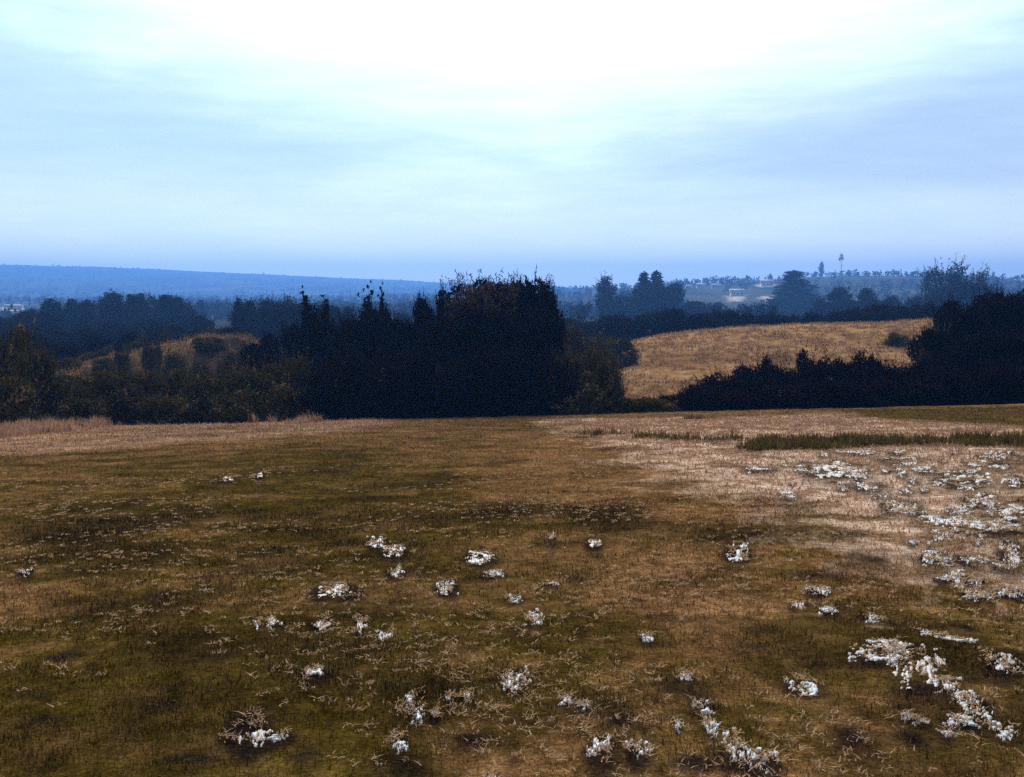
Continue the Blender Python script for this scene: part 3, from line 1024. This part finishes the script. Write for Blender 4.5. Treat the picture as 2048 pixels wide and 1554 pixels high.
def plant(kind, px, top_py, w_px, d, label, group):
    """one tree or shrub standing on the ground at depth d: an Empty with a crown and a trunk (stems) as children"""
    crown, trunk, top, wid = LIB[kind][int(tg.integers(len(LIB[kind])))]
    x = float(u_of(px, top_py or 650)) * d
    z0 = float(H(x, d, False))
    sw = w_px * d / F / wid
    sz = (z_at(top_py, d) - z0) / top if top_py else 0.8 * sw
    if 'shrub' in kind:
        sz = max(sz, 0.55 * sw)
    o = bpy.data.objects.new(NAME[kind][0], None)
    C.objects.link(o)
    o.location = (x, d, z0 - 0.05)
    o.scale = (sw, sw, sz)
    o.rotation_euler = (0, 0, float(tg.random() * 6.283))
    tag(o, label, NAME[kind][1], group)
    link('crown', crown, o)
    link('stems' if 'shrub' in kind else 'trunk', trunk, o)
    count[0] += 1
    return o


G1 = 'dark trees of the central thicket'
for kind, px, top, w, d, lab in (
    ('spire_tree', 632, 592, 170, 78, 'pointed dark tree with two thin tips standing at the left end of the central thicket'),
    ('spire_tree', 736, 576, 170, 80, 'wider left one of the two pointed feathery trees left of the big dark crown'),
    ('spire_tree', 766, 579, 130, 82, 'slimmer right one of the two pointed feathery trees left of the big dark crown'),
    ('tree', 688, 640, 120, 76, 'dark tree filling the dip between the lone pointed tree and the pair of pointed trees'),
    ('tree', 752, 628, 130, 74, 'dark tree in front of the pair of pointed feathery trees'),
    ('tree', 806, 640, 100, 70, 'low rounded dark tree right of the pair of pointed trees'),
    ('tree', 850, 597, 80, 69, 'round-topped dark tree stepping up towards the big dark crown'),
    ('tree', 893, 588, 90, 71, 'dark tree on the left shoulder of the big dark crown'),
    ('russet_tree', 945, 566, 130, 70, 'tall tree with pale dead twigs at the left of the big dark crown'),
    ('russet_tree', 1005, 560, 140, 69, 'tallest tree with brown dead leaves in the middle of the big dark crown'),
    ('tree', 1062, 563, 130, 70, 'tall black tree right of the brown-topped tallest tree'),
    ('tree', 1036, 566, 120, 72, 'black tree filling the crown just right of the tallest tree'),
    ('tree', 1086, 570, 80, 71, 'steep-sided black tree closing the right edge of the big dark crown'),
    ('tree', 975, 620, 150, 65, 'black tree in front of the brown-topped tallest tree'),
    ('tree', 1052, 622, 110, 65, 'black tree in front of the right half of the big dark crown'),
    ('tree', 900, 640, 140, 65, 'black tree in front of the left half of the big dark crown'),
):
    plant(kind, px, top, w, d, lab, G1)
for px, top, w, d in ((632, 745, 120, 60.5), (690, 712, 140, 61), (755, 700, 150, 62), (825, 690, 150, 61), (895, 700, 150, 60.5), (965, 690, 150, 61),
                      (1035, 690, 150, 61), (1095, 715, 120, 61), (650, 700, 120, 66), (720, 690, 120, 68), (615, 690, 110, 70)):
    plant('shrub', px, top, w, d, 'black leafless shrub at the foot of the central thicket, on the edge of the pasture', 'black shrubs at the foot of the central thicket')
for px, top, w, d, lab in ((1138, 700, 110, 62, 'olive-flecked shrub leaning out from under the big dark crown'),
                           (1190, 692, 110, 64, 'tallest olive-flecked shrub right of the central thicket'),
                           (1215, 712, 66, 61.5, 'olive-flecked shrub ending the thicket beside the tan hillside'),
                           (1160, 745, 130, 60.5, 'low olive-flecked shrub at the pasture edge, right of the black thicket'),
                           (1100, 655, 80, 72, 'shrub with pale tips at the right side of the big dark crown'),
                           (1140, 650, 70, 100, 'pale-tipped bush on the slope right of the big dark crown'),
                           (1190, 668, 90, 110, 'pale grey-topped bush in the gap left of the tan hillside'),
                           (1240, 672, 80, 118, 'low bush at the left end of the tan hillside'),
                           (1250, 790, 110, 60.5, 'low dark shrub in the gap below the tan hillside, left one'),
                           (1305, 802, 90, 60, 'lowest dark shrub in the gap below the tan hillside')):
    plant('olive_shrub', px, top, w, d, lab, 'olive shrubs right of the central thicket')
# left brush
for px, top, w, d, lab in ((-45, 665, 140, 60, 'dark tall shrub cut by the left edge of the picture'),
                           (20, 655, 130, 61, 'tall dark shrub with olive flecks near the left edge'),
                           (75, 690, 110, 59, 'dark shrub right of the tall one near the left edge'),
                           (15, 745, 150, 56, 'low shrub at the pasture edge in the far left corner')):
    plant('olive_shrub', px, top, w, d, lab, 'tall shrubs at the left edge')
for px, top, w, d in ((125, 745, 120, 60), (180, 742, 120, 62), (235, 735, 120, 63), (290, 742, 120, 61), (345, 738, 120, 63), (400, 742, 120, 61),
                      (455, 738, 120, 63), (505, 728, 120, 62), (555, 720, 110, 63), (595, 712, 100, 64), (160, 790, 110, 58.5), (330, 785, 120, 59), (480, 775, 120, 59.5), (575, 765, 110, 60)):
    plant('olive_shrub', px, top, w, d, 'brown-olive shrub in the low brush below the dry grassy knoll', 'low brush below the knoll')
for px, top, w, d in ((510, 690, 90, 76), (545, 672, 90, 80), (590, 655, 90, 82), (660, 650, 80, 88), (620, 668, 80, 84)):
    plant('tree', px, top, w, d, 'dark tree between the knoll and the two-tipped pointed tree', 'dark trees right of the knoll')
for px, top, w in ((505, 596, 66), (533, 592, 70), (566, 592, 72), (596, 598, 66), (662, 612, 80), (700, 614, 80), (805, 620, 60), (482, 622, 56), (520, 620, 80), (575, 618, 80), (640, 625, 80)):
    plant('airy_tree' if w < 80 else 'poplar', px, top, w if w < 80 else 34, 240, 'hazy bare tree behind the dark trees right of the knoll', 'hazy bare trees right of the knoll')
for px, top, w, d, lab in ((345, 702, 60, 98, 'dark bush in the middle of the dry grassy knoll'), (305, 688, 46, 100, 'small bush on the upper left of the dry grassy knoll'),
                           (420, 684, 70, 106, 'dark bush near the top right of the dry grassy knoll'), (462, 700, 66, 100, 'bush on the right flank of the dry grassy knoll'),
                           (396, 716, 56, 96, 'lowest bush on the face of the dry grassy knoll'), (372, 668, 30, 112, 'tiny bush on the crest of the dry grassy knoll'),
                           (240, 700, 40, 102, 'small bush on the left slope of the dry grassy knoll'), (505, 690, 60, 104, 'bush at the right foot of the dry grassy knoll')):
    plant('olive_shrub', px, top, w, d, lab, 'bushes on the dry grassy knoll')
for i in range(46):
    px = 130 + 390 * tg.random()
    d = 95 + 22 * tg.random()
    if abs(px - 340) < 90 and d > 101:
        continue
    plant('olive_shrub', px, None, 22 + 34 * tg.random(), d, 'small scrubby bush dotted over the dry grassy knoll', 'scrub dotted over the knoll')
for px, top, w, d in ((212, 690, 44, 113), (262, 682, 40, 115), (290, 668, 36, 117), (330, 664, 34, 118), (448, 664, 54, 116), (476, 672, 50, 114), (420, 656, 44, 118), (180, 706, 46, 112)):
    plant('olive_shrub', px, top, w, d, 'scrubby bush breaking the skyline of the dry grassy knoll', 'bushes along the crest of the knoll')
for i, px in enumerate(range(478, 690, 16)):
    plant(('poplar', 'airy_tree', 'poplar')[i % 3], px + tg.normal() * 4, 594 + abs(tg.normal()) * 12 + 0.05 * (px - 478), (24, 50, 30)[i % 3], 190 + 30 * tg.random(), 'thin upright bare tree in the row between the knoll and the pair of pointed trees', 'row of thin bare trees left of the central thicket')
for px, top, w, d in ((150, 690, 90, 122), (205, 680, 90, 126), (110, 688, 100, 118), (265, 668, 70, 134), (60, 668, 110, 125), (430, 662, 80, 140), (475, 662, 90, 132)):
    plant('tree', px, top, w, d, 'dark tree just behind the dry grassy knoll', 'dark trees behind the knoll')
# blue wood behind the knoll
for i, px in enumerate(range(-20, 400, 15)):
    jit = abs(tg.normal()) * 7 - 6
    top = jit + float(np.interp(px, (-20, 20, 60, 100, 150, 200, 260, 320, 350, 375, 400), (655, 640, 630, 606, 600, 592, 588, 590, 594, 606, 612))) + tg.normal() * 5
    plant(('poplar', 'poplar', 'airy_tree', 'poplar')[i % 4], px + tg.normal() * 4, top, (38, 28, 56, 32)[i % 4] + tg.random() * 14, 300 + tg.random() * 40, 'blue hazy tree in the domed wood behind the knoll', 'trees of the domed wood on the left')
for i, px in enumerate(range(0, 440, 48)):
    plant('far_tree', px + 20 + tg.normal() * 6, 654 + tg.normal() * 5, 84, 170 + tg.random() * 15, 'dark blue tree in the front row below the domed wood', 'front row of trees below the domed wood')
for i, px in enumerate(range(0, 440, 40)):
    plant('far_tree', px + tg.normal() * 6, 634 + tg.normal() * 7, 80, 230 + tg.random() * 30, 'dark blue tree in the front row below the domed wood', 'front row of trees below the domed wood')
plant('poplar', 402, 600, 22, 560, 'slim hazy poplar at the right end of the domed wood', None)
for px, top in ((440, 628), (465, 620), (425, 640)):
    plant('airy_tree', px, top, 40, 700, 'small faint tree in the gap right of the slim poplar', 'faint trees in the gap behind the knoll')
# hedge before the tan hillside
for px, top, w, d in ((1352, 786, 84, 62), (1395, 764, 100, 63), (1440, 744, 100, 64), (1488, 726, 100, 65), (1528, 716, 80, 65), (1572, 730, 100, 64), (1612, 704, 90, 66), (1660, 712, 100, 65),
                      (1712, 708, 100, 66), (1765, 712, 110, 65), (1815, 722, 110, 65), (1865, 720, 110, 64), (1440, 775, 110, 61), (1520, 760, 120, 61), (1600, 760, 120, 61),
                      (1680, 755, 120, 61), (1760, 755, 120, 61), (1840, 760, 120, 61)):
    plant('shrub', px, top, w, d, 'black shrub in the long hedge in front of the tan hillside', 'shrubs of the hedge below the tan hillside')
plant('olive_shrub', 1796, 664, 60, 122, 'dark bush alone on the upper right of the tan hillside', None)
# right thicket
for px, top, w, d in ((1880, 632, 90, 78), (1912, 604, 110, 84), (1965, 596, 120, 84), (2015, 588, 120, 84), (2070, 580, 120, 84), (1940, 610, 110, 76), (1995, 600, 120, 76), (2045, 596, 120, 76), (1872, 660, 90, 72), (1905, 690, 110, 70), (1960, 670, 120, 70), (2020, 665, 120, 70), (2075, 660, 120, 70)):
    plant('tree', px, top, w, d, 'black tree in the tall thicket at the right edge', 'trees of the right thicket')
for px, top, w, d in ((1905, 735, 130, 61.5), (1970, 730, 130, 61.5), (2035, 725, 130, 61.5), (2090, 730, 120, 61.5)):
    plant('shrub', px, top, w, d, 'black shrub at the foot of the right thicket', 'shrubs at the foot of the right thicket')
for kind, px, top, w, d, lab in (('airy_tree', 1893, 522, 90, 430, 'tall airy blue tree, left one of the pair above the right thicket'),
                                 ('airy_tree', 1950, 540, 90, 430, 'airy blue tree with sky gaps, right one of the pair above the right thicket'),
                                 ('far_tree', 1915, 556, 110, 400, 'denser blue tree below the tall airy pair'),
                                 ('far_tree', 1985, 575, 90, 430, 'blue tree sloping down right of the airy pair'),
                                 ('far_tree', 2040, 582, 80, 430, 'blue tree at the right edge above the thicket')):
    plant(kind, px, top, w, d, lab, 'blue trees above the right thicket')
for px, top, w, lab in ((1858, 690, 50, 'olive-flecked shrub low against the left side of the right thicket'), (1872, 655, 60, 'tallest olive-flecked shrub against the left side of the right thicket')):
    plant('olive_shrub', px, top, w, 74, lab, 'shrubs beside the right thicket')
# dark line of trees behind the tan hillside
for i, px in enumerate(range(1135, 1870, 30)):
    top = float(np.interp(px, (1135, 1200, 1300, 1400, 1480, 1560, 1650, 1750, 1870), (640, 634, 622, 626, 622, 634, 618, 606, 600))) + tg.normal() * 5
    plant('far_tree', px + tg.normal() * 4, top, 64 + tg.random() * 20, 178 + tg.random() * 14, 'dark tree in the line along the top of the tan hillside', 'line of trees behind the tan hillside')
for kind, px, top, w, d, lab in (
    ('poplar', 1211, 553, 42, 465, 'slim blue tree standing alone left of the big blue clump'),
    ('far_tree', 1275, 575, 76, 465, 'left part of the big blue clump, lower than its twin-peaked middle'),
    ('far_conifer', 1288, 546, 100, 496, 'left peak of the big blue clump of trees'),
    ('far_conifer', 1313, 544, 110, 496, 'right pointed peak of the big blue clump of trees'),
    ('far_tree', 1318, 572, 90, 449, 'broad blue tree in the middle of the big blue clump'),
    ('far_tree', 1352, 566, 70, 480, 'right shoulder of the big blue clump of trees'),
    ('far_tree', 1386, 600, 66, 465, 'low blue tree right of the big blue clump'),
    ('airy_tree', 1248, 578, 50, 961, 'faint tree between the slim tree and the big blue clump'),
    ('far_conifer', 1589, 543, 170, 666, 'wide cone-shaped hazy conifer below the right ridge'),
    ('far_tree', 1560, 592, 56, 651, 'low hazy tree left of the cone-shaped conifer'),
    ('far_tree', 1612, 585, 60, 651, 'hazy tree right of the cone-shaped conifer'),
    ('far_tree', 1681, 574, 70, 449, 'round dark blue tree, left of two below the right ridge'),
    ('poplar', 1732, 577, 44, 449, 'narrower dark blue tree, right of two below the right ridge'),
    ('far_tree', 1710, 600, 60, 452, 'low dark blue tree between the round and the narrow one'),
    ('far_tree', 1785, 592, 64, 434, 'dark blue tree right of the narrow one'),
    ('far_tree', 1830, 590, 64, 418, 'dark blue tree left of the tall airy pair'),
    ('bare_pine', 1683, 507, 11, 1885, 'tall thin pine on the right ridge with its small crown high against the sky'),
    ('poplar', 1643, 524, 10, 1885, 'thin spire-like tree on the right ridge left of the tall pine'),
    ('poplar', 1631, 543, 8, 1860, 'short dark spire on the right ridge, left of the thin spire'),
    ('far_conifer', 1541, 547, 12, 1885, 'small conifer on the ridge line left of the cone-shaped conifer'),
    ('far_conifer', 1558, 551, 8, 1885, 'smallest conifer on the ridge line left of the cone-shaped conifer'),
):
    plant(kind, px, top, w, d, lab, None if d < 1000 and 'clump' not in lab else ('trees on the right ridge' if d > 1000 else 'big blue clump of trees'))

for px, top, w in ((1402, 606, 50), (1430, 610, 50), (1462, 612, 46), (1500, 610, 50), (1532, 604, 50), (1640, 596, 50), (1662, 600, 50), (1756, 598, 50), (1806, 596, 54), (1846, 586, 50), (1170, 600, 40), (1150, 608, 40), (1232, 596, 40)):
    plant('airy_tree', px, top + tg.normal() * 4, w, 380 + 60 * tg.random(), 'faint blue bare tree in the hazy belt between the tan hillside and the right ridge', 'hazy belt of trees above the tan hillside')

# pale houses far off
def plain(name, col):
    m, N, L = new_mat(name)
    out, p, n = N.new('ShaderNodeOutputMaterial'), N.new('ShaderNodeBsdfPrincipled'), N.new('ShaderNodeTexNoise')
    n.inputs['Scale'].default_value = 1.5
    r = N.new('ShaderNodeValToRGB')
    r.color_ramp.elements[0].color = (*[c * 0.8 for c in col], 1)
    r.color_ramp.elements[1].color = (*col, 1)
    p.inputs['Roughness'].default_value = 0.8
    L.new(n.outputs['Fac'], r.inputs[0])
    L.new(r.outputs[0], p.inputs['Base Color'])
    L.new(p.outputs[0], out.inputs['Surface'])
    return m


M_wall, M_roof, M_pane = plain('render_wall', (0.85, 0.82, 0.78)), plain('pale_roof', (0.72, 0.68, 0.64)), plain('dark_pane', (0.03, 0.035, 0.04))
HOUSES = [(1378, 577, 9, 'pale house on the far hillside, just right of the big blue clump of trees'), (1402, 576, 12, 'larger pale house on the far hillside right of the first house'),
          (1432, 577, 12, 'pale house in the middle of the row on the far hillside'), (1474, 592, 18, 'biggest pale house, lower on the far hillside than the row'),
          (1534, 572, 16, 'long pale house near the ridge, left of the cone-shaped conifer'), (34, 620, 14, 'pale house far off above the trees at the left edge'), (16, 616, 9, 'smaller pale house beside the one at the left edge')]
for px, py, w, lab in HOUSES:
    X, Y = ground_at(px, py)
    W = 1.45 * w * Y / F
    D, h = W * 0.5, W * 0.32
    o = bpy.data.objects.new('house', None)
    C.objects.link(o)
    o.location = (X, Y, float(H(X, Y, False)))
    tag(o, lab, 'house', 'pale houses on the far slopes')
    a, b = W / 2, D / 2
    V = [(-a, -b, -2), (a, -b, -2), (a, b, -2), (-a, b, -2), (-a, -b, h), (a, -b, h), (a, b, h), (-a, b, h)]
    link('wall', mesh_of('wall', np.array(V), np.array([(0, 1, 5, 4), (1, 2, 6, 5), (2, 3, 7, 6), (3, 0, 4, 7)]), M_wall), o)
    e, t_ = 0.06 * W, h + 0.22 * W
    V = [(-a - e, -b - e, h - 0.1), (a + e, -b - e, h - 0.1), (a + e, b + e, h - 0.1), (-a - e, b + e, h - 0.1), (-a - e, 0, t_), (a + e, 0, t_)]
    link('roof', mesh_of('roof', np.array(V), np.array([(0, 1, 5, 4), (2, 3, 4, 5), (1, 2, 5, 5), (3, 0, 4, 4), (0, 3, 2, 1)]), M_roof), o)
    for k in (-0.3, 0.0, 0.3):
        c = k * W
        V = [(c - 0.05 * W, -b - 0.05, h * 0.35), (c + 0.05 * W, -b - 0.05, h * 0.35), (c + 0.05 * W, -b - 0.05, h * 0.75), (c - 0.05 * W, -b - 0.05, h * 0.75)]
        link('window', mesh_of('window', np.array(V), np.array([(0, 1, 2, 3)]), M_pane), o)

# far woods that read as one mass
g = np.random.default_rng(9)
n = 12000
y = 620 * 7.6 ** g.random(n)
u = -0.62 + 1.24 * g.random(n)
x = u * y
den = fbm(x / 110, y / 150, 401, 3) * 2.4 + 0.42
for P in FIELDS_FAR:
    c = P.mean(0)
    den = np.where((np.abs(u - c[0] / c[1]) < np.ptp(P[:, 0]) / c[1] * 0.6 + 0.002) & (y < P[:, 1].max() + 5) & (y > P[:, 1].min() - 420), -1, den)
for hx, hy, hw_, _ in HOUSES:
    c = ground_at(hx, hy)
    den = np.where((np.abs(u - c[0] / c[1]) < hw_ / F * 0.75 + 0.002) & (y < c[1] + 12) & (y > c[1] - 560), -1, den)
ridge_line = (y > 1790) & (y < 1915) & (u > 0.08)
k = (g.random(n) < den) | (ridge_line & (g.random(n) < 0.55))
x, y = x[k], y[k]
m = 22
hh = (5 + 6 * g.random(len(x))) * np.where(y > 2000, 1.35, 1.1)
P = np.repeat(np.stack((x, y, H(x, y, False)), 1), m, 0)
q = g.normal(size=P.shape)
q /= np.linalg.norm(q, axis=1)[:, None]
q *= (g.random(len(P)) ** 0.4)[:, None]
hr = np.repeat(hh, m)
P += q * np.stack((hr * 0.42, hr * 0.42, hr * 0.5), 1) + np.stack((0 * hr, 0 * hr, hr * 0.5), 1)
V, Fc = quads(P, hr * 0.17, hr * 0.10, g)
col = np.repeat(np.array((0.024, 0.026, 0.016)) * (0.6 + 0.8 * g.random((len(P), 1))), 4, 0)
o = link('woods', mesh_of('woods', V, Fc, M_twig, col))
tag(o, 'distant hazy woods on the valley floor and far ridges', 'woods', kind='stuff')

# ---------------------------------------------------------------- the air
def box_mesh(name, lo, hi, mat):
    (x0, y0, z0), (x1, y1, z1) = lo, hi
    V = np.array([(x0, y0, z0), (x1, y0, z0), (x1, y1, z0), (x0, y1, z0), (x0, y0, z1), (x1, y0, z1), (x1, y1, z1), (x0, y1, z1)])
    Q = np.array([(0, 3, 2, 1), (4, 5, 6, 7), (0, 1, 5, 4), (1, 2, 6, 5), (2, 3, 7, 6), (3, 0, 4, 7)])
    return mesh_of(name, V, Q, mat)


m, N, L = new_mat('haze')
out = N.new('ShaderNodeOutputMaterial')
pv = N.new('ShaderNodeVolumePrincipled')
pv.inputs['Color'].default_value = (0.13, 0.35, 0.92, 1)
pv.inputs['Density'].default_value = 0.00031
pv.inputs['Anisotropy'].default_value = 0.47
L.new(pv.outputs[0], out.inputs['Volume'])
hz = link('haze', box_mesh('haze', (-6500, -6500, float(verts[:, 2].min()) - 1.0), (6500, 6500, float(verts[:, 2].max()) + 9), m))
tag(hz, 'blue haze filling the valley', 'haze', kind='stuff')
print('trees', count[0], 'ground z', verts[:, 2].min(), verts[:, 2].max())
